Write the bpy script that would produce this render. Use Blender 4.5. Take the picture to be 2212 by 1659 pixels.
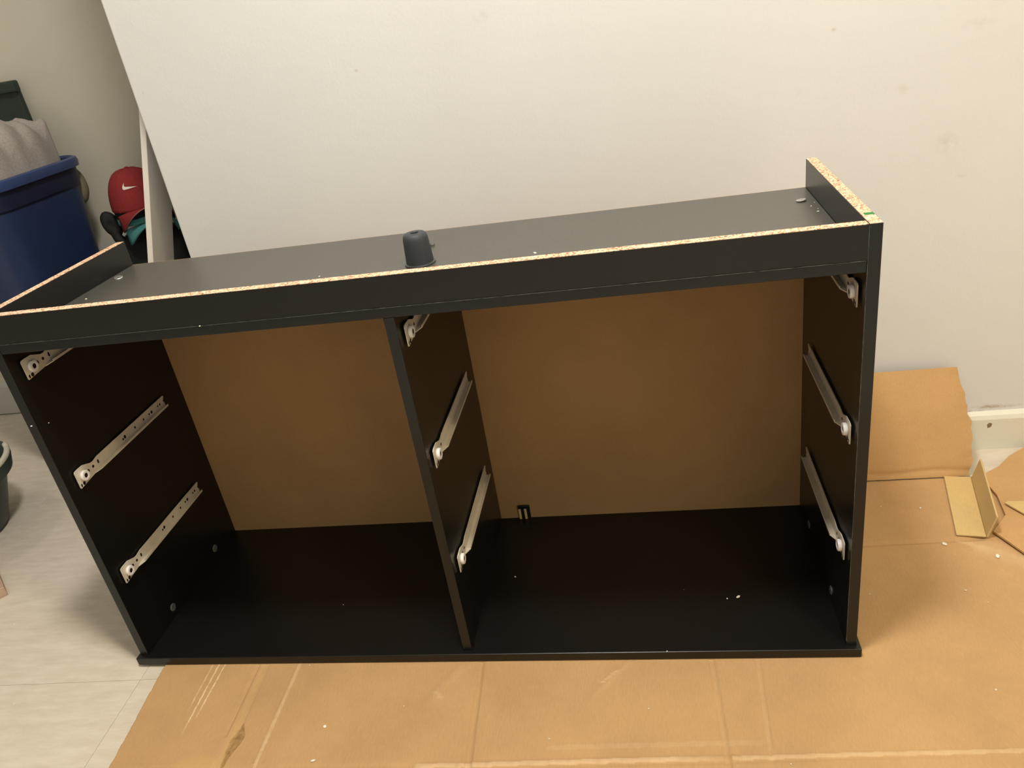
import bpy, bmesh, math, random
from mathutils import Vector, Matrix, noise
random.seed(7)
S = bpy.context.scene
C = S.collection
for o in list(bpy.data.objects): bpy.data.objects.remove(o)

# ------------------------------------------------------------------ camera
cam = bpy.data.cameras.new('camera'); camo = bpy.data.objects.new('camera', cam); C.objects.link(camo)
camo.location = (0.9336, -0.9077, 0.9598); camo.rotation_euler = (1.1038, 0.1503, 0.1279)
cam.sensor_fit = 'HORIZONTAL'; cam.sensor_width = 36; cam.lens = 1681.43 / 2212 * 36
cam.clip_start = 0.02; cam.clip_end = 50
S.camera = camo
# ------------------------------------------------------------------ world, light, exposure
w = bpy.data.worlds.new('world'); S.world = w; w.use_nodes = True
w.node_tree.nodes['Background'].inputs[0].default_value = (0.9, 0.85, 0.75, 1)
w.node_tree.nodes['Background'].inputs[1].default_value = 0.02
def area(name, loc, power, size, col, rot=(0, 0, 0)):
    l = bpy.data.lights.new(name, 'AREA'); l.shape = 'DISK'; l.size = size; l.energy = power; l.color = col
    o = bpy.data.objects.new(name, l); C.objects.link(o); o.location = loc; o.rotation_euler = rot
    return o
WARM = (1.0, 0.95, 0.87)
LIGHT = (0.70, -0.31, 2.36)
area('ceiling_lamp_light', LIGHT, 30, 0.27, WARM)
LIGHT2 = (1.80, -0.95, 2.36)
area('right_fill_light', LIGHT2, 20, 0.27, (1.0, 0.82, 0.53))  # added fill: evens out the wall and brightens the right side
area('hall_fill_light', (-1.5, 0.55, 2.36), 3.6, 0.26, WARM)  # added fill: lifts the hall floor and far wall
S.view_settings.view_transform = 'Standard'
S.view_settings.look = 'None'; S.view_settings.gamma = 1; S.view_settings.use_curve_mapping = False
S.view_settings.exposure = 0.2

# ------------------------------------------------------------------ helpers
def obj(name, me, mat, parent=None, smooth=False):
    o = bpy.data.objects.new(name, me); C.objects.link(o)
    if mat is not None and not me.materials: me.materials.append(mat)
    if parent is not None: o.parent = parent
    if smooth:
        for p in me.polygons: p.use_smooth = True
    return o
def tag(o, label, cat=None, group=None, kind=None):
    if label: o['label'] = label
    if cat: o['category'] = cat
    if group: o['group'] = group
    if kind: o['kind'] = kind
    return o
def thing(name, label, cat, loc=(0, 0, 0), rot=(0, 0, 0), group=None):
    o = bpy.data.objects.new(name, None); C.objects.link(o); o.location = loc; o.rotation_euler = rot
    o.empty_display_size = 0.05
    return tag(o, label, cat, group)
def bm_me(bm, name='mesh'):
    bmesh.ops.recalc_face_normals(bm, faces=bm.faces)
    me = bpy.data.meshes.new(name); bm.to_mesh(me); bm.free(); return me
def box_me(x0, x1, y0, y1, z0, z1, bev=0.0, seg=2):
    bm = bmesh.new(); r = bmesh.ops.create_cube(bm, size=1)
    for v in bm.verts:
        v.co = Vector((x0 + (x1-x0)*(v.co.x+.5), y0 + (y1-y0)*(v.co.y+.5), z0 + (z1-z0)*(v.co.z+.5)))
    if bev: bmesh.ops.bevel(bm, geom=list(bm.edges), offset=bev, segments=seg, affect='EDGES', profile=.5)
    return bm_me(bm)
def prism_me(pts, z0, z1, bev=0.0):
    """closed outline in xy extruded from z0 to z1"""
    bm = bmesh.new(); vs = [bm.verts.new((p[0], p[1], z0)) for p in pts]
    f = bm.faces.new(vs); r = bmesh.ops.extrude_face_region(bm, geom=[f])
    for e in r['geom']:
        if isinstance(e, bmesh.types.BMVert): e.co.z = z1
    if bev:
        bmesh.ops.bevel(bm, geom=[e for e in bm.edges], offset=bev, segments=1, affect='EDGES')
    return bm_me(bm)
def lathe_me(prof, n=40, close=False):
    bm = bmesh.new(); rings = []
    for r, z in prof:
        if r < 1e-6: rings.append([bm.verts.new((0, 0, z))])
        else: rings.append([bm.verts.new((r*math.cos(2*math.pi*i/n), r*math.sin(2*math.pi*i/n), z)) for i in range(n)])
    for a, b in zip(rings, rings[1:]):
        for i in range(n):
            j = (i+1) % n
            if len(a) == 1 and len(b) == 1: continue
            if len(a) == 1: bm.faces.new((a[0], b[i], b[j]))
            elif len(b) == 1: bm.faces.new((a[i], a[j], b[0]))
            else: bm.faces.new((a[i], a[j], b[j], b[i]))
    return bm_me(bm)
def smooth_by_angle(o, ang=35):
    me = o.data
    for p in me.polygons: p.use_smooth = True
    me.set_sharp_from_angle(angle=math.radians(ang))
    return o
def tube_me(pts, r, n=10, closed=False):
    bm = bmesh.new(); P = [Vector(p) for p in pts]; rings = []
    for i, p in enumerate(P):
        t = (P[min(i+1, len(P)-1)] - P[max(i-1, 0)]).normalized()
        a = t.cross(Vector((0, 0, 1)) if abs(t.z) < .9 else Vector((1, 0, 0))).normalized(); b = t.cross(a)
        rr = r[i] if isinstance(r, (list, tuple)) else r
        rings.append([bm.verts.new(p + rr*(math.cos(2*math.pi*k/n)*a + math.sin(2*math.pi*k/n)*b)) for k in range(n)])
    for a, b in zip(rings, rings[1:]):
        for k in range(n): bm.faces.new((a[k], a[(k+1) % n], b[(k+1) % n], b[k]))
    bm.faces.new(rings[0]); bm.faces.new(rings[-1])
    return bm_me(bm)
def fbm(x, y, z=0, s=1.0): return noise.fractal(Vector((x*s, y*s, z*s)), 1.0, 2.0, 4)

# ------------------------------------------------------------------ materials
def mat(name, col, rough=.5, spec=.5, metal=0.0):
    m = bpy.data.materials.new(name); m.use_nodes = True; b = m.node_tree.nodes['Principled BSDF']
    b.inputs['Base Color'].default_value = (*col, 1); b.inputs['Roughness'].default_value = rough
    b.inputs['Specular IOR Level'].default_value = spec; b.inputs['Metallic'].default_value = metal
    return m
def N(m, t, **kw):
    n = m.node_tree.nodes.new(t)
    for k, v in kw.items():
        if k in n.inputs: n.inputs[k].default_value = v
        else: setattr(n, k, v)
    return n
def LK(m, a, b): m.node_tree.links.new(a, b)
def bsdf(m): return m.node_tree.nodes['Principled BSDF']
def coords(m, scale=(1, 1, 1), out='Object'):
    tc = N(m, 'ShaderNodeTexCoord'); mp = N(m, 'ShaderNodeMapping'); mp.inputs['Scale'].default_value = scale
    LK(m, tc.outputs[out], mp.inputs['Vector']); return mp.outputs[0]
def ramp(m, fac, stops):
    r = N(m, 'ShaderNodeValToRGB'); e = r.color_ramp.elements
    while len(e) < len(stops): e.new(.5)
    for el, (p, c) in zip(e, stops): el.position = p; el.color = (*c, 1)
    LK(m, fac, r.inputs[0]); return r.outputs[0]
def noise_col(m, vec, scale, stops, detail=4, rough=.55):
    n = N(m, 'ShaderNodeTexNoise', Scale=scale, Detail=detail, Roughness=rough); LK(m, vec, n.inputs['Vector'])
    return ramp(m, n.outputs['Fac'], stops), n.outputs['Fac']
def bump(m, h, strength=.2, dist=.001):
    b = N(m, 'ShaderNodeBump', Strength=strength, Distance=dist); LK(m, h, b.inputs['Height']); LK(m, b.outputs[0], bsdf(m).inputs['Normal'])
def mix(m, fac, a, b, mode='MIX'):
    n = N(m, 'ShaderNodeMix', data_type='RGBA', blend_type=mode)
    if isinstance(fac, float): n.inputs[0].default_value = fac
    else: LK(m, fac, n.inputs[0])
    for i, v in ((6, a), (7, b)):
        if isinstance(v, tuple): n.inputs[i].default_value = (*v, 1)
        else: LK(m, v, n.inputs[i])
    return n.outputs[2]
def math_n(m, op, a, b=None, clamp=False):
    n = N(m, 'ShaderNodeMath', operation=op, use_clamp=clamp)
    for i, v in ((0, a), (1, b)):
        if v is None: continue
        if isinstance(v, (int, float)): n.inputs[i].default_value = v
        else: LK(m, v, n.inputs[i])
    return n.outputs[0]

def paint_mat(name, col, marks=()):
    m = mat(name, col, .62, .35); v = coords(m)
    base, _ = noise_col(m, v, 2.2, [(.3, tuple(c*.965 for c in col)), (.7, tuple(min(1, c*1.02) for c in col))], 3)
    for (x, y, z, rx, rz, st, mc) in marks:       # scuffs and smudges rubbed into the paint
        mp = N(m, 'ShaderNodeMapping', vector_type='POINT'); tc = N(m, 'ShaderNodeTexCoord'); LK(m, tc.outputs['Object'], mp.inputs['Vector'])
        mp.inputs['Location'].default_value = (-x/rx, 0, -z/rz); mp.inputs['Scale'].default_value = (1/rx, 0, 1/rz)
        ln = N(m, 'ShaderNodeVectorMath', operation='LENGTH'); LK(m, mp.outputs[0], ln.inputs[0])
        nz = N(m, 'ShaderNodeTexNoise', Scale=90.0, Detail=3.0); LK(m, v, nz.inputs['Vector'])
        d = math_n(m, 'SUBTRACT', 1.0, ln.outputs['Value'], True)
        f = math_n(m, 'MULTIPLY', d, math_n(m, 'MULTIPLY', math_n(m, 'SUBTRACT', nz.outputs['Fac'], .35, True), st*1.8), True)
        base = mix(m, f, base, mc)
    LK(m, base, bsdf(m).inputs['Base Color'])
    n1 = N(m, 'ShaderNodeTexNoise', Scale=190.0, Detail=3.0); LK(m, v, n1.inputs['Vector'])
    bump(m, n1.outputs['Fac'], .16, .0012)
    return m
GREY = (.42, .37, .29); BRN = (.30, .20, .11)
WALLC = (.70, .71, .715)
M = {}
M['wall'] = paint_mat('wall_paint', WALLC, [
    (0.684, .55, .929, .018, .012, .7, GREY), (1.264, .55, .825, .006, .004, 1.0, BRN), (1.486, .55, .803, .03, .012, .5, GREY),
    (1.455, .55, .618, .022, .022, .6, GREY), (1.378, .55, .715, .02, .014, .35, GREY), (1.483, .55, .559, .014, .006, .6, GREY),
    (1.21, .55, .735, .02, .008, .35, GREY), (1.51, .55, .845, .02, .03, .4, GREY), (0.447, .55, .876, .005, .003, .8, BRN),
    (0.026, .55, .895, .004, .004, .9, BRN), (1.59, .55, .088, .06, .006, 1.6, BRN), (1.56, .55, .079, .03, .004, 1.4, BRN)])
M['wall_plain'] = paint_mat('wall_paint_plain', WALLC)
M['far_wall'] = paint_mat('far_wall_paint', (.62, .59, .50))
M['ceiling'] = paint_mat('ceiling_paint', (.85, .84, .82))
M['greytrim'] = paint_mat('grey_trim_paint', (.52, .53, .52))
M['trim'] = paint_mat('trim_paint', (.74, .73, .64))

def laminate(name, col, grain=True, rough=.31):
    m = mat(name, col, rough, .42); v = coords(m, (3, 3, 3))
    c, f = noise_col(m, v, 260, [(.3, tuple(c*.75 for c in col)), (.7, tuple(c*1.25 for c in col))], 2)
    LK(m, c, bsdf(m).inputs['Base Color'])
    bump(m, f, .12, .0004)
    return m
M['black'] = laminate('black_laminate', (.0062, .0060, .0054))
M['edgeband'] = laminate('blue_black_edge_band', (.0060, .0078, .0082))
M['underside'] = laminate('dark_grey_shelf_top', (.070, .066, .058), rough=.36); bsdf(M['underside']).inputs['Specular IOR Level'].default_value = .9
def particle(name):
    m = mat(name, (.7, .45, .22), .85, .2); v = coords(m, (1, 1, 1))
    vo = N(m, 'ShaderNodeTexVoronoi', Scale=520.0); LK(m, v, vo.inputs['Vector'])
    sp = N(m, 'ShaderNodeSeparateColor'); LK(m, vo.outputs['Color'], sp.inputs[0])
    c1 = ramp(m, sp.outputs[0], [(.0, (.22, .09, .05)), (.16, (.42, .20, .11)), (.3, (.66, .41, .25)), (.6, (.74, .52, .35)), (.85, (.80, .62, .45)), (1.0, (.82, .70, .56))])
    LK(m, c1, bsdf(m).inputs['Base Color'])
    n = N(m, 'ShaderNodeTexNoise', Scale=700.0, Detail=3.0); LK(m, v, n.inputs['Vector']); bump(m, n.outputs['Fac'], .6, .0008)
    return m
M['particle'] = particle('raw_particleboard')
def cardboard(name, col, flutes='x', spacing=.0065, wear=False, depth=.35, flute=.10):
    m = mat(name, col, .8, .22); v = coords(m)
    big, _ = noise_col(m, v, 7, [(.3, tuple(c*.90 for c in col)), (.55, col), (.75, tuple(min(1, c*1.07) for c in col))], 5, .6)
    fib = N(m, 'ShaderNodeTexNoise', Scale=1.0, Detail=4.0, Roughness=.6)
    LK(m, coords(m, (900, 90, 300) if flutes == 'x' else (90, 900, 300)), fib.inputs['Vector'])
    c2 = ramp(m, fib.outputs['Fac'], [(.3, (.93, .92, .90)), (.7, (1.05, 1.05, 1.06))])
    c = mix(m, 1.0, big, c2, 'MULTIPLY')
    if wear:
        at = N(m, 'ShaderNodeAttribute', attribute_name='wear'); sc = N(m, 'ShaderNodeSeparateColor'); LK(m, at.outputs['Color'], sc.inputs[0])
        c = mix(m, sc.outputs[0], c, (.80, .62, .40))       # scuffed pale fibres
        c = mix(m, sc.outputs[1], c, (.27, .155, .055))     # torn brown inner ply
        c = mix(m, sc.outputs[2], c, (.56, .37, .14))       # yellowish bare ply
    LK(m, c, bsdf(m).inputs['Base Color'])
    wv = N(m, 'ShaderNodeTexWave', wave_type='BANDS', bands_direction='X' if flutes == 'x' else 'Y', Scale=1/spacing*.159*2, Distortion=.4, Detail=1.0)
    LK(m, v, wv.inputs['Vector'])
    h = math_n(m, 'ADD', math_n(m, 'MULTIPLY', wv.outputs['Fac'], flute), math_n(m, 'MULTIPLY', fib.outputs['Fac'], .5))
    bump(m, h, depth, .0012)
    return m
CARD = (.50, .312, .148)
M['card'] = cardboard('brown_cardboard', CARD, 'x', wear=True, flute=.16)
M['card_flap'] = cardboard('brown_cardboard_flap', (.53, .325, .145), 'x')
M['card_pale'] = cardboard('tan_paperboard', (.62, .455, .205), 'y', .02, depth=.1)
M['hardboard'] = cardboard('brown_backing_board', (.37, .23, .105), 'x', .03, depth=.12)
def tile_mat():
    m = mat('vinyl_tile', (.62, .58, .51), .42, .4); v = coords(m, (1, 1, 1))
    c, f = noise_col(m, coords(m, (14, 60, 30)), 1.0, [(.32, (.60, .535, .44)), (.52, (.66, .595, .50)), (.72, (.72, .66, .565))], 6, .65)
    LK(m, c, bsdf(m).inputs['Base Color'])
    bump(m, f, .15, .001)
    return m
M['tile'] = tile_mat()
M['subfloor'] = mat('floor_adhesive', (.40, .37, .31), .9)
def metal_paint():
    m = mat('cream_enamel_steel', (.60, .55, .46), .38, .5); v = coords(m)
    c, f = noise_col(m, v, 60, [(.3, (.55, .50, .41)), (.7, (.64, .59, .50))]); LK(m, c, bsdf(m).inputs['Base Color']); return m
M['slide'] = metal_paint()
def simple(name, col, rough=.5, spec=.5, metal=0, ns=40, var=.12, bs=0.0):
    m = mat(name, col, rough, spec, metal); v = coords(m)
    c, f = noise_col(m, v, ns, [(.3, tuple(x*(1-var) for x in col)), (.7, tuple(min(1, x*(1+var)) for x in col))])
    LK(m, c, bsdf(m).inputs['Base Color'])
    if bs: bump(m, f, bs, .002)
    return m
M['nylon'] = simple('white_nylon', (.80, .79, .78), .4, .5, 0, 40, .02)
M['hole'] = simple('dark_hole', (.02, .012, .012), .9, .1)
M['zinc'] = simple('zinc_cam', (.62, .62, .60), .32, .5, .9, 300, .2)
M['zincdark'] = simple('dull_zinc_cam', (.16, .165, .16), .5, .5, .6, 300, .2)
M['rubber_gloss'] = simple('grey_plastic_flange', (.040, .045, .050), .28, .6, 0, 200, .05)
M['rubber'] = simple('grey_plastic_foot', (.040, .046, .052), .55, .4, 0, 200, .08)
M['chip'] = simple('white_melamine_chip', (.82, .78, .68), .7, .3, 0, 200, .08)
M['seam'] = simple('worn_laminate_edge', (.060, .062, .058), .5, .5, 0, 90, .9)
M['greenmark'] = simple('green_marker', (.03, .20, .05), .7, .3)
M['bluebin'] = simple('blue_plastic', (.014, .030, .090), .42, .45, 0, 30, .08)
M['bluerim'] = simple('blue_plastic_rim', (.028, .055, .16), .40, .5, 0, 30, .08)
M['bluedark'] = simple('dark_blue_band', (.008, .013, .040), .5, .35, 0, 30, .08)
M['cloth'] = simple('grey_jersey', (.33, .30, .29), .95, .1, 0, 260, .14, .3)
M['greenlid'] = simple('dark_green_plastic', (.022, .034, .026), .5, .4, 0, 30, .12)
M['greenbin'] = simple('deep_green_plastic', (.022, .042, .032), .45, .45, 0, 30, .12)
M['brownmark'] = simple('brown_bare_spot', (.25, .18, .11), .8, .2)
M['olive'] = simple('olive_plastic', (.20, .185, .125), .7, .3)
M['cream'] = simple('cream_handle', (.55, .53, .44), .6, .3)
M['red'] = simple('red_fabric', (.25, .028, .028), .85, .2, 0, 300, .12, .2)
M['navy'] = simple('navy_fabric', (.012, .018, .024), .9, .15, 0, 300, .15, .2)
M['piping'] = simple('faded_red_piping', (.36, .15, .13), .8, .2)
M['teal'] = simple('teal_fabric', (.085, .30, .30), .85, .2, 0, 300, .1, .2)
M['white'] = simple('white_thread', (.75, .72, .66), .8, .2)
M['bag'] = simple('black_nylon', (.012, .014, .013), .72, .3, 0, 160, .2, .3)
M['whiteboard'] = paint_mat('white_board_paint', (.84, .81, .76))
M['pinkcard'] = cardboard('pinkish_cardboard', (.55, .40, .30), 'x', .02, depth=.1)
M['lampglass'] = mat('lamp_diffuser', (.9, .88, .82), .4)
M['lampmetal'] = simple('white_lamp_metal', (.8, .8, .78), .35)

# ------------------------------------------------------------------ room shell
FZ = -0.005            # tile surface; the dresser stands on cardboard whose top is z = 0
X0, X1, Y0, Y1, ZC = -2.20, 2.15, -1.75, 1.06, 2.50
def struct(name, me, m, label=None): return tag(obj(name, me, m), label, None, None, 'structure')
TR = math.radians(2.2)
floor = struct('floor', box_me(X0-.1, X1+.1, Y0-.1, Y1+.1, FZ-.1, FZ-.0016), M['subfloor'])
T = 0.60; ox, oy = 0.012, -0.036
xs = [ox + T*i for i in range(-6, 6)]; ys = [oy + T*i for i in range(-6, 4)]
tile_meshes = {}
for xa in xs:
    for ya in ys:
        a0, a1, b0, b1 = xa, xa+T, ya, ya+T
        if a0 > X1+.06 or a1 < X0-.06 or b0 > Y1+.06 or b1 < Y0-.06: continue
        k = (round(a1-a0, 3), round(b1-b0, 3))
        if k not in tile_meshes:
            g = .0003; tile_meshes[k] = box_me(g, a1-a0-g, g, b1-b0-g, -.0016, 0, .0003, 1)
        t = obj('floor_tile', tile_meshes[k], M['tile'], floor); t.location = (ox+(a0-ox)*math.cos(TR)-(b0-oy)*math.sin(TR), oy+(a0-ox)*math.sin(TR)+(b0-oy)*math.cos(TR), FZ); t.rotation_euler = (0, 0, TR)
struct('ceiling', box_me(X0-.1, X1+.1, Y0-.1, Y1+.1, ZC, ZC+.1), M['ceiling'])
struct('wall_back', box_me(0.004, X1, .55, .67, FZ, ZC, .003), M['wall'])
struct('wall_hall', box_me(X0-.1, X1+.1, Y1, Y1+.1, FZ, ZC), M['far_wall'])
struct('wall_right', box_me(X1, X1+.1, Y0-.1, Y1, FZ, ZC), M['wall_plain'])
struct('wall_left', box_me(X0-.1, X0, Y0-.1, Y1, FZ, ZC), M['wall_plain'])
struct('wall_front', box_me(X0, X1, Y0-.1, Y0, FZ, ZC), M['wall_plain'])
# baseboard: flat face, sloped painted top
def baseboard(x0, x1, yw, h=.084, d=.012, gap=0.0):
    prof = [(0, gap), (-d, gap), (-d, h-.014), (-d+.003, h-.006), (-.002, h), (0, h)]
    bm = bmesh.new(); A = [bm.verts.new((x0, yw+p[0], FZ+p[1])) for p in prof]; B = [bm.verts.new((x1, yw+p[0], FZ+p[1])) for p in prof]
    n = len(prof)
    for i in range(n): bm.faces.new((A[i], A[(i+1) % n], B[(i+1) % n], B[i]))
    bm.faces.new(A); bm.faces.new(B)
    return bm_me(bm)
bb = struct('baseboard_back', baseboard(0.004, X1, .55), M['trim'])
struct('baseboard_hall', baseboard(X0, X1, Y1, .11, .010, .004), M['greytrim'])
# chip knocked out of the baseboard
obj('paint_chip', prism_me([(1.579, .046), (1.585, .049), (1.586, .056), (1.581, .058), (1.577, .054)], -.0005, .0005), M['brownmark'], bb).matrix_local = Matrix(((1, 0, 0, 0), (0, 0, 1, .538), (0, 1, 0, 0), (0, 0, 0, 1)))

# ------------------------------------------------------------------ ceiling lamp fittings (out of frame; right and hall ones added for the fills)
def lamp_fitting(loc, label):
    t = thing('ceiling_lamp', label, 'lamp', (loc[0], loc[1], ZC))
    obj('base', lathe_me([(0, 0), (.15, 0), (.15, -.03), (0, -.03)], 32), M['lampmetal'], t)
    smooth_by_angle(obj('diffuser', lathe_me([(0, -.031), (.14, -.031), (.145, -.06), (.10, -.10), (.05, -.118), (0, -.122)], 32), M['lampglass'], t))
lamp_fitting(LIGHT, 'round white ceiling lamp above the black dresser')
lamp_fitting(LIGHT2, 'added round white ceiling lamp fitting above the right fill light')
lamp_fitting((-1.5, .55), 'added round white ceiling lamp fitting above the hall fill light')

# ------------------------------------------------------------------ dresser (stands upside down)
W, H, D, t_, tb, Hs, xd = 1.2, .6673, .3521, .0150, .0158, .6236, .599
dr = thing('dresser', 'large black laminate dresser frame with empty drawer bays standing upside down on cardboard', 'dresser')
BV = .0007
base = obj('base_board', box_me(-.006, W+.006, -.008, D+.006, .0002, tb, .0012), M['black'], dr)
def side(x0):
    s = obj('side_panel', box_me(x0, x0+t_, 0, D, tb, H-.0004, BV), M['black'], dr)
    e = obj('raw_edge', box_me(x0+.0005, x0+t_-.0005, .0006, D-.0006, H-.0006, H), M['particle'], s); e['label'] = 'bare speckled particleboard top edge'
    return s
sl = side(0); sr = side(W-t_)
gm = obj('green_mark', box_me(W-t_*.75, W-.0005, .034, .043, H-.0002, H+.0002), M['greenmark'], sr)
kick = obj('kick_board', box_me(t_+.0003, W-t_-.0003, -.0008, t_-.0004, Hs+.0004, H-.0006, BV), M['black'], dr)
e = obj('raw_edge', box_me(t_+.0008, W-t_-.0008, -.0002, t_-.001, H-.0008, H-.0002), M['particle'], kick); e['label'] = 'bare speckled particleboard top edge'
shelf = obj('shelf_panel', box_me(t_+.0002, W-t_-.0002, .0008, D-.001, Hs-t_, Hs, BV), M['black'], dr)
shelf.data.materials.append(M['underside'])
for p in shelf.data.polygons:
    if p.normal.z > .9: p.material_index = 1  # only the upward face gets the paler, glossier grey
obj('seam_edge', box_me(t_+.004, W-t_-.001, -.0012, -.0004, Hs-.0004, Hs+.0003), M['seam'], kick)
obj('seam_edge', box_me(W-t_-.0003, W-t_+.0004, -.0006, .0004, tb+.01, H-.002), M['seam'], sr)
div = obj('divider_panel', box_me(xd-t_/2, xd+t_/2, .0005, D-.002, tb, Hs-t_-.0002, BV), M['black'], dr)
for o_ in (shelf, div, sl, sr):
    o_.data.materials.append(M['edgeband']); k_ = len(o_.data.materials)-1
    for p in o_.data.polygons:
        if p.normal.y < -.6: p.material_index = k_
bp = obj('back_panel', box_me(.003, W-.003, D+.0002, D+.003, tb+.0002, Hs-.001), M['hardboard'], dr); bp['label'] = 'plain brown fibreboard backing'

# drawer slides: web with punched holes, lower flange with lip, front plate, nylon roller
def slide_meshes():
    # local: y back from the front edge, z about the web centre, x out of the panel (towards the bay)
    bm = bmesh.new()
    yz = [(.000, -.0150), (.0010, -.0162), (.0035, -.0158), (.040, -.0125), (.046, -.0120), (.052, -.0098), (.264, -.0098), (.2655, -.008), (.2640, -.003), (.2615, 0), (.2640, .003), (.268, .008), (.266, .0098),
          (.058, .0098), (.046, .0075), (.040, .0080), (.032, .0112), (.022, .0152), (.008, .0154), (.002, .0146), (.000, .0125)]
    vs = [bm.verts.new((.0030, y, z)) for y, z in yz]; f = bm.faces.new(vs)
    r = bmesh.ops.extrude_face_region(bm, geom=[f])
    for v in r['geom']:
        if isinstance(v, bmesh.types.BMVert): v.co.x += .0013
    web = bm_me(bm)
    fl = bmesh.new()       # flange: L section running along the rail, tapering in at the front
    sec = [(.0030, -.0098), (.0125, -.0098), (.0125, -.0060), (.0115, -.0060), (.0115, -.0086), (.0030, -.0086)]
    A = [fl.verts.new((x, .050, z)) for x, z in sec]; B = [fl.verts.new((x, .262, z)) for x, z in sec]
    for i in range(6): fl.faces.new((A[i], A[(i+1) % 6], B[(i+1) % 6], B[i]))
    fl.faces.new(A); fl.faces.new(B)
    # ramp piece joining the flange to the front plate
    q = [fl.verts.new(c) for c in ((.0043, .040, -.0128), (.0125, .050, -.0098), (.0125, .050, -.0086), (.0043, .040, -.0112))]
    q2 = [fl.verts.new(c) for c in ((.0030, .050, -.0098), (.0030, .050, -.0086))]
    fl.faces.new(q); fl.faces.new((q[0], q[1], q2[0])); fl.faces.new((q[3], q2[1], q[2]))
    flange = bm_me(fl)
    roller = lathe_me([(.0040, .0046), (.0040, .0100), (.0060, .0106), (.0084, .0100), (.0088, .0085), (.0088, .0060), (.0078, .0046), (.0040, .0046)], 28)
    pin = lathe_me([(0, .0044), (.0041, .0044), (.0041, .0094), (0, .0094)], 16)
    hole = lathe_me([(0, 0), (1, 0), (1, .0002), (0, .0002)], 12)
    return web, flange, roller, pin, hole
WEB, FLG, ROL, PIN, HOL = slide_meshes()
for me, mm in ((WEB, 'slide'), (FLG, 'slide'), (ROL, 'nylon'), (PIN, 'hole'), (HOL, 'hole')): me.materials.append(M[mm])
for p in ROL.polygons: p.use_smooth = True
ROL.set_sharp_from_angle(angle=math.radians(40))
holes = [(.004, -.0120, .0013, .0024), (.0105, -.0118, .0024, .0026), (.0285, -.0005, .0024, .0024), (.0415, 0, .0020, .0020), (.0555, .0006, .0016, .0030), (.128, -.0012, .0016, .0018), (.134, 0, .0024, .0026),
         (.166, 0, .0016, .0019), (.194, 0, .0016, .0019), (.213, 0, .0015, .0017), (.221, 0, .0022, .0024), (.243, 0, .0014, .0015), (.250, 0, .0016, .0018)]
def slide(x, sgn, z, y=.021, holed=True):
    s = obj('drawer_slide', WEB, None, dr); s.matrix_local = Matrix.Translation((x, y, z)) @ Matrix.Diagonal((sgn, 1, 1, 1)); s['label'] = 'cream enamelled steel drawer rail'
    obj('flange', FLG, None, s)
    rm = Matrix.Translation((0, .0150, 0)) @ Matrix(((0, 0, 1, 0), (1, 0, 0, 0), (0, 1, 0, 0), (0, 0, 0, 1)))
    r = obj('roller', ROL, None, s); r.matrix_local = rm
    p = obj('roller_pin', PIN, None, s); p.matrix_local = rm
    if holed:
        for hy, hz, ry, rz in (holes if holed is True else holes[:4]):
            h = obj('punched_hole', HOL, None, s)
            h.matrix_local = Matrix.Translation((.00425, hy, hz)) @ Matrix(((0, 0, 1, 0), (ry*1.25, 0, 0, 0), (0, rz*1.25, 0, 0), (0, 0, 0, 1)))
ZS = (.5725, .3755, .1785)
for z in ZS:
    slide(t_, 1, z)
    slide(xd+t_/2, 1, z, holed='front')
    slide(W-t_, -1, z, holed='front')
    slide(xd-t_/2, -1, z, holed=False)
for (x, y, z, r_) in ((.0075, -.0004, .4905, .0016), (t_+.0002, .0235, .4815, .0011), (.335, -.0012, Hs, .0013)):
    obj('laminate_chip', lathe_me([(0, -r_*.5), (r_*.7, -r_*.4), (r_, 0), (r_*.6, r_*.5), (0, r_*.5)], 7), M['chip'], dr).location = (x, y, z)
# cam locks: bright ones on the shelf, dull ones low on the side panels
def cam_me(r=.0075, h=.0016):
    bm = bmesh.new(); n = 24
    prof = [(r, 0), (r, h*.6), (r*.88, h), (r*.3, h*.9), (r*.22, h*.3)]
    rings = [[bm.verts.new((a*math.cos(2*math.pi*i/n), a*math.sin(2*math.pi*i/n), z)) for i in range(n)] for a, z in prof]
    for a, b in zip(rings, rings[1:]):
        for i in range(n): bm.faces.new((a[i], a[(i+1) % n], b[(i+1) % n], b[i]))
    bm.faces.new(rings[0]); bm.faces.new(rings[-1])
    # cross slot bars
    for k in range(2):
        c = bmesh.ops.create_cube(bm, size=1, matrix=Matrix.Translation((0, 0, h*.85)) @ Matrix.Rotation(k*math.pi/2+.4, 4, 'Z') @ Matrix.Diagonal((r*1.5, r*.16, h*.4, 1)))
    return bm_me(bm)
CAM = cam_me()
for (x, y, z, rx, ry, m, tilt) in [(.0357, .2732, Hs, 0, 0, 'zinc', .16), (W-.0357, .2766, Hs, 0, 0, 'zinc', -.1)]:
    c = obj('cam_lock', CAM.copy(), M[m], dr); c.data.materials.clear(); c.data.materials.append(M[m]); c.location = (x, y, z+.0008); c.rotation_euler = (tilt, tilt*.5, .3); c['label'] = 'shiny metal cam lock'
for (x, sg) in ((t_, 1), (W-t_, -1)):
    for y in (.0978, .268):
        c = obj('cam_lock', CAM.copy(), None, dr); c.data.materials.clear(); c.data.materials.append(M['zincdark']); c.location = (x, y, .036); c.rotation_euler = (0, sg*math.pi/2, 0); c['label'] = 'dull grey metal cam lock'
# black connector bracket with two bare slots at the foot of the back panel
br = obj('bracket', box_me(.6435, .6675, D-.0045, D, tb, .0475, .001), M['black'], dr); br['label'] = 'small black bracket with two tan slots'
for xa in (.6445, .6560):
    obj('slot', box_me(xa, xa+.0048, D-.0050, D-.0043, tb+.0005, .0405), M['card_pale'], br)
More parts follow.
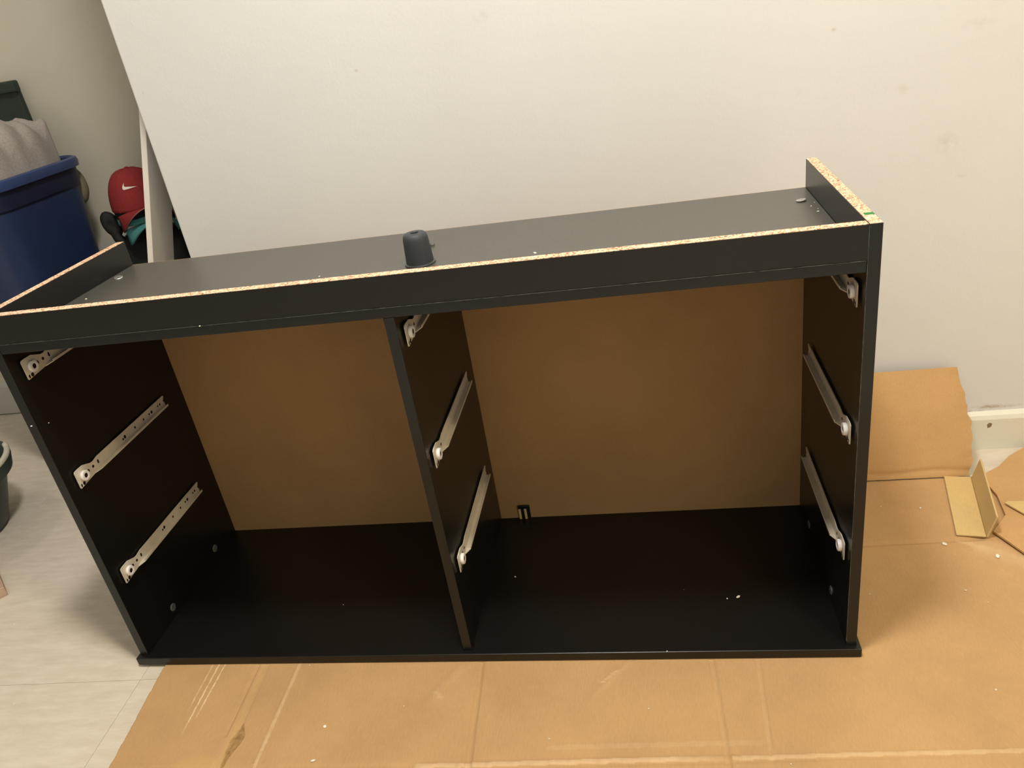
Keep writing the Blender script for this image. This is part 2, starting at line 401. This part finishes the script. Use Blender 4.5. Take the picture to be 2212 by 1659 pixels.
# bright screw head and small plug near the foot, screw heads on sides
plug = obj('screw', lathe_me([(0, 0), (.0042, 0), (.0042, .0030), (.0036, .0042), (.002, .0045), (0, .0045)], 16), M['zincdark'], dr); plug.location = (.604, .2573, Hs)

# ------------------------------------------------------------------ grey foot standing on the dresser
ft = thing('furniture_foot', 'dark grey tapered plastic foot with a round hole on the upturned dresser', 'furniture foot', (.605, .172, Hs+.0002))
smooth_by_angle(obj('body', lathe_me([(.0, .0), (.0205, .0), (.0207, .003), (.0188, .036), (.0184, .0405), (.0170, .0445), (.0145, .0466), (.0068, .0470), (.0060, .0462), (.0056, .026), (0, .026)], 48), M['rubber'], ft), 40)
smooth_by_angle(obj('bottom_flange', lathe_me([(.0195, .0), (.0226, .0), (.0232, .0012), (.0226, .0026), (.0200, .0034), (.0195, .0)], 48), M['rubber_gloss'], ft), 40)

# ------------------------------------------------------------------ cardboard
def interp(a, b, n): return [(a[0]+(b[0]-a[0])*i/n, a[1]+(b[1]-a[1])*i/n) for i in range(n)]
def seg_dist(px, py, ax, ay, bx, by):
    dx, dy = bx-ax, by-ay; l2 = dx*dx+dy*dy; u = max(0, min(1, ((px-ax)*dx+(py-ay)*dy)/l2))
    return math.hypot(px-ax-u*dx, py-ay-u*dy), u
# creases of the main sheet: (ax, ay, bx, by, half width, height, pale, yellow)
CR = [(.6174, .05, .632, -.205, .0036, -.0030, .0, 0), (.985, .05, .9915, -.20, .0034, -.0022, .05, 0), (1.0575, .05, 1.048, -.20, .0028, -.0012, .10, 0),
      (.236, .05, .2461, -.148, .0058, -.0012, .05, .4), (.2461, -.148, .225, -.75, .005, -.0010, .05, .3), (.223, .05, .232, -.15, .0022, -.0020, 0, 0),
      (.301, .05, .315, -.70, .0028, .0007, .35, 0), (.148, .05, .156, -.153, .0012, .0003, .95, 0), (.136, .05, .143, -.110, .0010, .0002, .6, 0), (.161, .05, .164, -.123, .0010, .0002, .95, 0),
      (.10, -.2115, .5566, -.2004, .0030, -.0009, 0, 0), (.5566, -.2004, 1.0, -.181, .0035, .0012, .45, .0), (1.0, -.181, 1.42, -.163, .0030, .0009, .35, .0), (.56, -.2055, 1.30, -.1715, .0020, -.0010, 0, 0),
      (.75, -.168, 1.06, -.155, .004, .0003, .13, 0), (1.2, .2475, 1.47, .2563, .0036, -.0030, 0, 0), (1.43, .252, 1.60, .150, .004, .0006, .28, 0), (1.44, .245, 1.62, .105, .003, .0004, .2, 0),
      (.86, -.012, .80, -.085, .0035, .0012, .10, .05), (.84, -.03, .815, -.055, .0015, .0006, .5, 0), (.59, -.02, .55, -.085, .006, .0012, .06, 0), (.555, -.07, .575, -.085, .003, .0006, .2, 0)]
tear = [(.253, -.128), (.2655, -.150), (.2645, -.165), (.262, -.172), (.257, -.186), (.2545, -.212), (.250, -.212), (.2485, -.195), (.2455, -.178), (.2445, -.160), (.2475, -.142)]
def inside(px, py, poly):
    r = False; j = len(poly)-1
    for i in range(len(poly)):
        xi, yi = poly[i]; xj, yj = poly[j]
        if (yi > py) != (yj > py) and px < (xj-xi)*(py-yi)/(yj-yi)+xi: r = not r
        j = i
    return r
def main_sheet():
    def left(y): return .0445 - .103*(y) + .0016*fbm(0, y, 3, 60) if y < 0 else .0445 - .06*y
    ysl = []; y = -.75
    while y < -.225: ysl.append(y); y += .02
    while y < .012: ysl.append(y); y += .0018
    while y < .442: ysl.append(y); y += .0013 if .238 < y < .264 else .006
    ysl.append(.441)
    us = []; x = 0.0
    while x < 1.75:
        us.append(x); x += .0013 if (x < .29 or .57 < x < .61 or .95 < x < 1.04) else .0055
    us.append(1.75)
    verts, wear = [], []
    for yy in ysl:
        lx = left(yy); 
        for k, u in enumerate(us):
            xx = lx + u*(1.75-lx)/1.75 if k else lx
            z = -.0004; p = q = g = 0.0
            if yy < -.010 or xx > 1.208: z += .0009*fbm(xx, yy, 0, 7) + .0003*fbm(xx, yy, 5, 30)
            else: z -= .0002
            for (ax, ay, bx, by, hw, hh, pale, yel) in CR:
                if xx < min(ax, bx)-.02 or xx > max(ax, bx)+.02 or yy < min(ay, by)-.02 or yy > max(ay, by)+.02: continue
                d, uu = seg_dist(xx, yy, ax, ay, bx, by)
                if d < hw*1.8:
                    k2 = max(0, 1-(d/(hw*1.8))**2); n2 = .75+.35*fbm(xx, yy, 9, 90)
                    fade = min(1, (1-uu)*6) if pale else 1
                    if not (yy > -.008 and xx < 1.207): z += hh*k2
                    if d < hw: p = max(p, pale*n2*fade); g = max(g, yel*n2)
            if inside(xx, yy, tear): q = .55+.6*fbm(xx, yy, 2, 120)+.2; z -= .0010
            dd = math.hypot((xx-.215)/.05, (yy+.205)/.022)
            if yy < -.16 and dd < 1: g = max(g, min(1, (1-dd)*2.2)*.45)
            if xx > 1.445 and yy > .11 and yy < .25:
                d, uu = seg_dist(xx, yy, 1.46, .235, 1.60, .13)
                if d < .03: p = max(p, .30*max(0, 1-d/.03)*(.7+.6*fbm(xx, yy, 4, 50)))
            verts.append((xx, yy, min(z, -.0002) if (yy > -.010 and xx < 1.21) else z)); wear.append((p, q, g))
    n = len(us); faces = [(j*n+i, j*n+i+1, (j+1)*n+i+1, (j+1)*n+i) for j in range(len(ysl)-1) for i in range(n-1)]
    nv = len(verts); border = [i for i in range(n)] + [(j+1)*n-1 for j in range(1, len(ysl))] + [(len(ysl)-1)*n+i for i in range(n-2, -1, -1)] + [j*n for j in range(len(ysl)-2, 0, -1)]
    low = {}
    for b in border: low[b] = len(verts); verts.append((verts[b][0], verts[b][1], FZ+.0002)); wear.append((.3, 0, 0))
    for a, b in zip(border, border[1:]+border[:1]): faces.append((a, low[a], low[b], b))
    me = bpy.data.meshes.new('cardboard_sheet'); me.from_pydata(verts, [], faces); me.update()
    ca = me.color_attributes.new('wear', 'FLOAT_COLOR', 'POINT')
    for i, wv in enumerate(wear): ca.data[i].color = (*[max(0, min(1, v)) for v in wv], 1)
    return me
ms = obj('cardboard_sheet', main_sheet(), M['card'], smooth=True)
tag(ms, 'large flattened brown cardboard sheet with creases and a dark tear lying under the dresser', 'cardboard')

# upright flap propped against the wall behind the right end of the dresser
def wall_flap():
    # local u = x, s = distance up the leaning flap; leaning from (y .442) to the wall
    right = [(1.513, .0), (1.5165, .012), (1.5225, .030), (1.5205, .055), (1.5235, .078), (1.5215, .092), (1.5240, .106), (1.5165, .120), (1.5175, .136), (1.5150, .146), (1.5160, .160), (1.5085, .178), (1.5065, .196), (1.5040, .2115)]
    ns = 60; nu = 70; V = []
    def rx(s):
        for (xa, sa), (xb, sb) in zip(right, right[1:]):
            if sa <= s <= sb: return xa+(xb-xa)*(s-sa)/(sb-sa)
        return right[-1][0]
    Ltot = .2115; dy, dz = .086, .190; l = math.hypot(dy, dz); dy /= l; dz /= l; ny, nz = -dz, dy
    for side_ in (0, 1):
        for j in range(ns+1):
            s = Ltot*j/ns
            for i in range(nu+1):
                x = .90 + (rx(s)-.90)*i/nu
                b = .0035*math.sin(math.pi*min(1, s/.2)) * (.4+.6*fbm(x, s, 1, 5))      # soft bow
                edge = max(0, (x-(rx(s)-.02))/.02); b += .004*edge*edge*fbm(x, s, 3, 40)
                crs = math.exp(-((s-.012-.002*math.sin(x*40))/.004)**2)*.0022
                vx = math.exp(-((x-1.396-.10*s)/.004)**2)*.0012
                off = b - crs - vx + (0.0035 if side_ else 0)
                V.append((x, .4425 + s*dy + off*ny*-1*(-1), .0012 + s*dz + off*nz))
    n = nu+1; m2 = (ns+1)*n; F = []
    for j in range(ns):
        for i in range(nu):
            a = j*n+i; F.append((a, a+1, a+n+1, a+n)); F.append((m2+a, m2+a+n, m2+a+n+1, m2+a+1))
    for j in range(ns):
        for i in (0, nu): a = j*n+i; F.append((a, a+n, m2+a+n, m2+a))
    for i in range(nu):
        for j in (0, ns): a = j*n+i; F.append((a, a+1, m2+a+1, m2+a))
    me = bpy.data.meshes.new('flap'); me.from_pydata(V, [], F); me.update()
    bm = bmesh.new(); bm.from_mesh(me); bpy.data.meshes.remove(me); return bm_me(bm)
fl = smooth_by_angle(obj('cardboard_flap', wall_flap(), M['card_flap']), 60)
tag(fl, 'upright brown cardboard flap with torn right edge propped against the baseboard', 'cardboard')

# loose sheet at the far right, overlapping the main sheet, and a small pale torn corner on it
def bent_sheet(pts, zf, th, name, m, label):
    me = prism_me(pts, 0, th)
    bm = bmesh.new(); bm.from_mesh(me)
    bmesh.ops.triangulate(bm, faces=bm.faces)
    bmesh.ops.subdivide_edges(bm, edges=bm.edges, cuts=5, use_grid_fill=True)
    for v in bm.verts: v.co.z += zf(v.co.x, v.co.y)
    return tag(obj(name, bm_me(bm), m), label, 'cardboard')
bent_sheet([(1.4905, .2660), (1.5160, .2070), (1.56, .115), (1.80, .06), (1.80, .525), (1.652, .527), (1.6455, .5235), (1.605, .494), (1.575, .462), (1.5395, .4375), (1.533, .405), (1.536, .37), (1.527, .31)],
           lambda x, y: .0012 + .0028*(.5+.5*fbm(x, y, 0, 6)), .0035, 'cardboard_sheet', M['card_flap'], 'second brown cardboard sheet along the baseboard at the right edge of the photo')
bent_sheet([(1.536, .338), (1.543, .342), (1.60, .338), (1.72, .33), (1.72, .20), (1.60, .262), (1.557, .300)],
           lambda x, y: .0082 + .002*(.5+.5*fbm(x, y, 2, 6)), .0025, 'cardboard_scrap', M['card_pale'], 'pale tan pointed cardboard scrap lying on the second sheet at right edge')

# L-shaped corner protector
def corner_guard():
    a = thing('corner_protector', 'tan L-shaped paperboard corner protector lying beside the upright flap', 'packaging')
    p0, p1 = Vector((1.4760, .2540, 0)), Vector((1.5150, .4310, 0)); ax = (p1-p0).normalized(); lft = Vector((-ax.y, ax.x, 0)); th = .0034
    L = (p1-p0).length
    M4 = Matrix(((ax.x, lft.x, 0, p0.x), (ax.y, lft.y, 0, p0.y), (0, 0, 1, .0), (0, 0, 0, 1)))
    f = obj('flat_leg', box_me(0, L, .001, .0465, .0022, .0022+th, .0012), M['card_pale'], a)
    f.matrix_local = M4 @ Matrix.Rotation(math.radians(-2), 4, 'X')
    u = obj('upright_leg', box_me(0, L, 0, .0465, 0, th, .0012), M['card_pale'], a)
    u.matrix_local = M4 @ Matrix.Translation((0, .001, .0030)) @ Matrix.Rotation(math.radians(103), 4, 'X')
corner_guard()

# ------------------------------------------------------------------ white chips
def chip_me(r):
    bm = bmesh.new(); n = random.randint(4, 6); a0 = random.random()*6; st = random.uniform(1.0, 2.2)
    vs = [bm.verts.new((r*st*math.cos(a0+2*math.pi*i/n)*random.uniform(.6, 1.1), r*math.sin(a0+2*math.pi*i/n)*random.uniform(.6, 1.1), 0)) for i in range(n)]
    f = bm.faces.new(vs); e = bmesh.ops.extrude_face_region(bm, geom=[f])
    for v in e['geom']:
        if isinstance(v, bmesh.types.BMVert): v.co = Vector((v.co.x*.8, v.co.y*.8, r*random.uniform(.2, .45)))
    return bm_me(bm)
def chips(pts, label, group):
    for (x, y, z, r) in pts:
        c = obj('wood_chip', chip_me(r), M['chip']); c.location = (x, y, z); c.rotation_euler = (0, 0, random.random()*6)
        tag(c, label, 'chip', group)
chips([(.393, -.135, .0009, .0032), (.396, -.194, .0009, .0022), (.511, -.097, .0009, .0012), (.745, -.154, .0009, .0010), (.888, -.101, .0009, .0012), (1.398, .347, .0009, .0024), (1.332, .357, .0009, .0010),
       (1.405, .243, .0009, .0036), (1.475, .208, .001, .0036), (1.398, .128, .0009, .0016), (1.252, .125, .0009, .0010), (1.366, -.07, .001, .0018), (.322, -.013, .0009, .0016), (1.072, -.19, .001, .0010), (1.42, .10, .0009, .0008)],
      'tiny white chip lying on the brown cardboard', 'white chips on the cardboard')
chips([(.6561, .1759, tb, .0022), (1.042, .1101, tb, .0028), (1.0237, .1064, tb, .0018), (.3435, .1152, tb, .0010), (.955, .131, tb, .0008), (.92, -.006, tb, .0010)],
      'tiny white chip inside the dresser on its black bottom board', 'white chips inside the dresser')
chips([(.7783, .1642, Hs, .0024), (1.1755, .2162, Hs, .0016), (.0402, .174, Hs, .0018), (.4481, .1618, Hs, .0014), (1.172, .245, Hs, .0010), (1.180, .262, Hs, .0009), (1.178, .229, Hs, .0008)],
      'tiny white chip on the upturned black panel of the dresser', 'white chips on top of the dresser')
chips([(-.356, .106, FZ, .0016), (-.204, -.086, FZ, .0014), (-.567, .427, FZ, .0012), (-1.128, 1.022, FZ, .0025)], 'tiny pale chip lying on the bare floor tiles', 'chips on the tiles')

# ------------------------------------------------------------------ white board leaning on the end of the wall
lb = thing('leaning_board', 'narrow white board leaning against the end of the back wall', 'board')
ang = math.atan2(.31-.03, .842); Lb = .99
bd = obj('plank', box_me(-.0125, 0, 0, .088, 0, Lb, .001), M['whiteboard'], lb)
bd.matrix_local = Matrix.Translation((-.3020, .600, FZ+.0045)) @ Matrix.Rotation(ang, 4, 'Y')

# ------------------------------------------------------------------ blue bin with grey clothes
def rrect(cx, cy, hx, hy, r, n=10):
    pts = []
    for (sx, sy, a0) in ((1, 1, 0), (-1, 1, 90), (-1, -1, 180), (1, -1, 270)):
        for i in range(n+1):
            a = math.radians(a0+90*i/n); pts.append((cx+sx*(hx-r)+r*math.cos(a), cy+sy*(hy-r)+r*math.sin(a)))
    return pts
def loft_me(levels, close_top=False, close_bot=True):
    bm = bmesh.new(); rings = [[bm.verts.new((p[0], p[1], z)) for p in pts] for pts, z in levels]
    for a, b in zip(rings, rings[1:]):
        n = len(a)
        for i in range(n): bm.faces.new((a[i], a[(i+1) % n], b[(i+1) % n], b[i]))
    if close_bot: bm.faces.new(rings[0])
    if close_top: bm.faces.new(rings[-1])
    return bm_me(bm)
BX, BY = -.584, .790
bin_ = thing('waste_bin', 'tall blue plastic bin holding grey clothes beside the far wall', 'bin', (BX, BY, FZ))
def bl(z, g=0.0):
    k = z/.76
    return rrect(0, 0, .085+.041*k+g, .120+.068*k+g, .065+.015*k+g)
smooth_by_angle(obj('body', loft_me([(bl(0), .001), (bl(.02, .004), .012), (bl(.70), .70), (bl(.70, -.006), .70), (bl(.02, -.006), .02)]), M['bluebin'], bin_))
smooth_by_angle(obj('collar', loft_me([(bl(.695, .001), .695), (bl(.70, .005), .700), (bl(.745, .004), .745), (bl(.745, -.004), .745), (bl(.70, -.004), .70), (bl(.695, .001), .695)], close_bot=False), M['bluedark'], bin_))
smooth_by_angle(obj('rim', loft_me([(bl(.74, .005), .741), (bl(.74, .013), .742), (bl(.74, .015), .754), (bl(.75, .012), .762), (bl(.75, .004), .765), (bl(.75, -.004), .760), (bl(.74, -.005), .742), (bl(.74, .005), .741)], close_bot=False), M['bluerim'], bin_))
def clothes():
    nr, na = 60, 110; V = []; F = []
    def top(x, y):
        r = (abs(x/.122)**4+abs(y/.182)**4)**(1/4)
        h = .112*math.sqrt(max(0, 1-min(1, r)**9))
        h += .030*math.exp(-(((x-.085)/.050)**2+((y-.125)/.040)**2)) - .020*math.exp(-(((x-.08)/.05)**2+((y-.092)/.016)**2)) + .030*math.exp(-(((x-.04)/.07)**2+((y-.030)/.06)**2))
        h += .018*fbm(x, y, 0, 12)*(1-.4*r)
        ph = 75*(x*.35+y*.95)+3.5*fbm(x, y, 7, 7)
        h += .011*math.sin(ph)*max(0, min(1, (r-.45)*2.4))
        return .735 + h
    V.append((0, 0, top(0, 0)))
    for j in range(1, nr+1):
        f = j/nr
        for i in range(na):
            a = 2*math.pi*i/na; c, s = math.cos(a), math.sin(a)
            e = (abs(c)**3.2+abs(s)**3.2)**(-1/3.2)
            x, y = .116*f*e*c, .176*f*e*s
            if f > .999: V.append((x*.98, y*.98, .70))
            else: V.append((x, y, top(x, y)))
    for i in range(na): F.append((0, 1+i, 1+(i+1) % na))
    for j in range(nr-1):
        for i in range(na):
            a = 1+j*na+i; b = 1+j*na+(i+1) % na; F.append((a, a+na, b+na, b))
    me = bpy.data.meshes.new('clothes'); me.from_pydata(V, [], F); me.update(); return me
hg = obj('handle', lathe_me([(0, -.020), (.022, -.020), (.030, -.012), (.034, 0), (.030, .012), (.022, .020), (0, .020)], 24), M['olive'], bin_); hg.scale = (.8, 1.45, 1); hg.location = (.084, .168, .690); hg.rotation_euler = (math.radians(90), 0, math.radians(-20)); smooth_by_angle(hg, 60); hg['label'] = 'olive rounded grip at the back of the bin'
cl = obj('grey_clothes', clothes(), M['cloth'], smooth=True); cl.location = (BX, BY, FZ)
tag(cl, 'crumpled grey fabric heaped over the rim of the blue bin', 'clothes')
# dark green panel with raised edge standing behind the bin
gl = thing('storage_lid', 'dark green plastic lid standing upright against the wall behind the blue bin', 'lid', (-.770, 1.022, FZ))
obj('panel', box_me(-.160, .160, .004, .020, 0, .945, .006), M['greenlid'], gl)
obj('raised_edge', box_me(-.167, .167, -.010, .012, .928, .956, .005), M['greenlid'], gl)

# ------------------------------------------------------------------ black backpack with two caps
BG = (-.330, .955)
bag = thing('backpack', 'tall black fabric backpack standing against the far wall beside the bin', 'backpack', (BG[0], BG[1], FZ))
def bag_me():
    nz, na = 50, 64; V = []; F = []
    for j in range(nz+1):
        k = j/nz; z = .562*k
        wx = .113*(1-.10*k)*(1-max(0, (k-.90)/.10)**2*.45); wy = .076*(1-max(0, (k-.86)/.14)**2*.5)*(1-.12*k)
        if k < .04: wx *= .93+.07*k/.04; wy *= .93+.07*k/.04
        for i in range(na):
            a = 2*math.pi*i/na; c, s = math.cos(a), math.sin(a); e = (abs(c)**3+abs(s)**3)**(-1/3)
            d = 1+.05*fbm(c*.6, s*.6, z*5, 2.0)+.018*math.sin(z*120+4*fbm(c, s, z*8, 1.5))
            if s < 0 and abs(z-.520) < .012: d *= 1-.06*(1-abs(z-.520)/.012)
            V.append((wx*e*c*d, wy*e*s*d, z))
    for j in range(nz):
        for i in range(na):
            a = j*na+i; b = j*na+(i+1) % na; F.append((a, b, b+na, a+na))
    F.append(tuple(range(na))); F.append(tuple(nz*na+i for i in range(na)))
    me = bpy.data.meshes.new('bag'); me.from_pydata(V, [], F); me.update(); return me
obj('body', bag_me(), M['bag'], bag, smooth=True)
def pocket_me():
    nz, na = 20, 24; V = []; F = []
    for j in range(nz+1):
        z = .05+.36*j/nz
        for i in range(na+1):
            u = -1+2*i/na; bul = (1-abs(u)**4)*(1-abs(2*j/nz-1)**4)
            V.append((.085*u, -.070-.022*bul, z))
    for j in range(nz):
        for i in range(na): a = j*(na+1)+i; F.append((a, a+1, a+na+2, a+na+1))
    me = bpy.data.meshes.new('pocket'); me.from_pydata(V, [], F); me.update(); return me
pk = obj('front_pocket', pocket_me(), M['bag'], bag, smooth=True)
sm = pk.modifiers.new('solid', 'SOLIDIFY'); sm.thickness = .01; sm.offset = -1
st = obj('shoulder_strap', lathe_me([(0, -.010), (.012, -.011), (.020, -.007), (.023, 0), (.020, .007), (.012, .011), (.006, .008), (0, .006)], 28), M['bag'], bag, smooth=True)
st.location = (-.085, -.036, .588); st.rotation_euler = (math.radians(88), math.radians(-14), math.radians(32)); st.scale = (.95, 1.55, 1)

smooth_by_angle(obj('strap_root', tube_me([(-.086, -.037, .575), (-.080, -.036, .550), (-.066, -.032, .525), (-.045, -.026, .505)], [.012, .013, .015, .016], 10), M['bag'], bag), 60)

def cap(name, label, loc, rot, crown_m, bill_m, under_m, swoosh=False, sc=.85):
    c = thing(name, label, 'cap', loc, rot, 'caps on the backpack'); c.scale = (sc, sc, sc)
    # crown: six-panel dome, front is -y
    nz, na = 22, 60; V = []; F = []
    def cr(a, k, g=0.0):
        ph = k*math.pi/2; rr = math.cos(ph)**.72; zz = .112*math.sin(ph)
        seam = 1-.012*max(0, 1-abs(((a/(math.pi/3)) % 1)-.5)*-14-6) if False else 1
        x, y = (.078+g)*rr*math.cos(a)*seam, (.094+g)*rr*math.sin(a)*seam
        return (x, y, zz*(1+g*6))
    for j in range(nz):
        for i in range(na): V.append(cr(2*math.pi*i/na, j/nz))
    V.append((0, 0, .112))
    for j in range(nz-1):
        for i in range(na): a = j*na+i; b = j*na+(i+1) % na; F.append((a, b, b+na, a+na))
    for i in range(na): F.append(((nz-1)*na+i, (nz-1)*na+(i+1) % na, len(V)-1))
    me = bpy.data.meshes.new('crown'); me.from_pydata(V, [], F); me.update(); o = obj('crown', me, crown_m, c, smooth=True)
    s = o.modifiers.new('solid', 'SOLIDIFY'); s.thickness = .002; s.offset = -1
    obj('button', lathe_me([(.007, .111), (.006, .115), (0, .117)], 14), crown_m, c)
    for i in range(6):      # seam ridges between the crown panels
        a = math.pi/2+i*math.pi/3
        obj('seam', tube_me([cr(a, k/12, .0005) for k in range(12)]+[(0, 0, .1128)], .0011, 6), crown_m, c)
    if swoosh:     # dark sweatband hanging below the crown hem
        bm = bmesh.new(); rg = [[bm.verts.new(((.076-.004*q)*math.cos(2*math.pi*i/48), (.092-.004*q)*math.sin(2*math.pi*i/48), zz)) for i in range(48)] for q, zz in ((0, .012), (.3, -.012), (1, -.032))]
        for a_, b_ in zip(rg, rg[1:]):
            for i in range(48): bm.faces.new((a_[i], a_[(i+1) % 48], b_[(i+1) % 48], b_[i]))
        sb = obj('sweatband', bm_me(bm), under_m, c, smooth=True); s = sb.modifiers.new('solid', 'SOLIDIFY'); s.thickness = .0015
    # bill: arched sheet; top, dark underside and piping edge
    def bill(off, inset=0.0):
        nu, nv = 30, 12; V = []; F = []
        for j in range(nv+1):
            v = j/nv
            for i in range(nu+1):
                u = -1+2*i/nu; a = -math.pi/2+u*math.radians(72)
                bx, by = .078*math.cos(a), .094*math.sin(a)
                ln = (.050-inset)*(1-abs(u)**2.6)**.6
                arch = .062*(u*u)
                V.append((bx*(1+.10*v*(1-abs(u))), by-ln*v, .004-arch*(.25+.75*v)+.010*v*(1-u*u)+off))
        for j in range(nv):
            for i in range(nu): a = j*(nu+1)+i; F.append((a, a+1, a+nu+2, a+nu+1))
        me = bpy.data.meshes.new('bill'); me.from_pydata(V, [], F); me.update(); return me
    o = obj('bill', bill(0), bill_m, c, smooth=True); s = o.modifiers.new('solid', 'SOLIDIFY'); s.thickness = .002; s.offset = -1
    o2 = obj('bill_underside', bill(-.0022, .002), under_m, c, smooth=True); s = o2.modifiers.new('solid', 'SOLIDIFY'); s.thickness = .002; s.offset = 1
    obj('piping', tube_me([o.data.vertices[12*31+i].co.copy() for i in range(1, 30)], .0013, 6), M['piping'] if swoosh else bill_m, c)
    if swoosh:
        outline = []
        def curve(P, n=14):
            r = []
            for i in range(n+1):
                t = i/n; r.append(tuple((1-t)**3*P[0][k]+3*(1-t)**2*t*P[1][k]+3*(1-t)*t*t*P[2][k]+t**3*P[3][k] for k in (0, 1)))
            return r
        lower = curve([(1.0, .62), (.45, .34), (.22, .20), (.16, .18)])+curve([(.16, .18), (.02, .12), (-.06, .28), (.10, .56)])[1:]
        upper = curve([(.10, .56), (.06, .40), (.12, .33), (.24, .37)])[1:]+curve([(.24, .37), (.40, .42), (.70, .53), (1.0, .62)])[1:-1]
        pts = lower+upper
        bm = bmesh.new(); w = .046
        vs = []
        for (px, py) in [((q[0]-.5)*math.cos(SW[2])-(q[1]-.4)*math.sin(SW[2])+.5, (q[0]-.5)*math.sin(SW[2])+(q[1]-.4)*math.cos(SW[2])+.4) for q in pts]:
            a = -math.pi/2+((px-.5)*w)/.085+SW[0]; k = SW[1]+(py-.4)*w/.125
            vs.append(bm.verts.new(cr(a, k, .0012)))
        f = bm.faces.new(vs); r = bmesh.ops.extrude_face_region(bm, geom=[f])
        for v in r['geom']:
            if isinstance(v, bmesh.types.BMVert): v.co *= 1.008
        bmesh.ops.triangulate(bm, faces=bm.faces)
        obj('logo', bm_me(bm), M['white'], c)
    return c
SW = (-.40, .40, math.radians(-24))
cap('baseball_cap', 'red cap with a white swoosh on top of the black backpack', (-.325, .930, .619), (math.radians(0), 0, math.radians(46)), M['red'], M['red'], M['navy'], True)
cap('baseball_cap', 'teal cap with curved bill wedged under the red cap', (-.3235, .930, .584), (math.radians(0), 0, math.radians(50)), M['teal'], M['teal'], M['teal'], sc=.82)

# ------------------------------------------------------------------ green bucket and box corner at the left edge
bk = thing('bucket', 'dark green plastic bucket with cream handle ends at the left edge of the floor', 'bucket', (-.746, .402, FZ))
smooth_by_angle(obj('body', lathe_me([(0, .0), (.104, .0), (.114, .010), (.132, .060), (.158, .135), (.172, .137), (.178, .160), (.178, .168), (.166, .170), (.152, .140), (.125, .06), (.105, .012), (0, .010)], 56), M['greenbin'], bk))
hd = [(.173*math.cos(a), .173*math.sin(a), .172) for a in [math.radians(d) for d in range(-8, 58, 6)]]
smooth_by_angle(obj('handle', tube_me(hd, .0065, 10), M['cream'], bk), 60)
bx = thing('cardboard_box', 'pinkish cardboard box corner on the tiles at the left edge of the photo', 'box', (-.442, .190, FZ), (0, 0, math.radians(-42)))
obj('carton', box_me(-.19, 0, -.24, .004, 0, .022, .002), M['pinkcard'], bx)
obj('lid_flap', box_me(-.19, -.003, -.24, .001, .022, .025, .001), M['pinkcard'], bx)
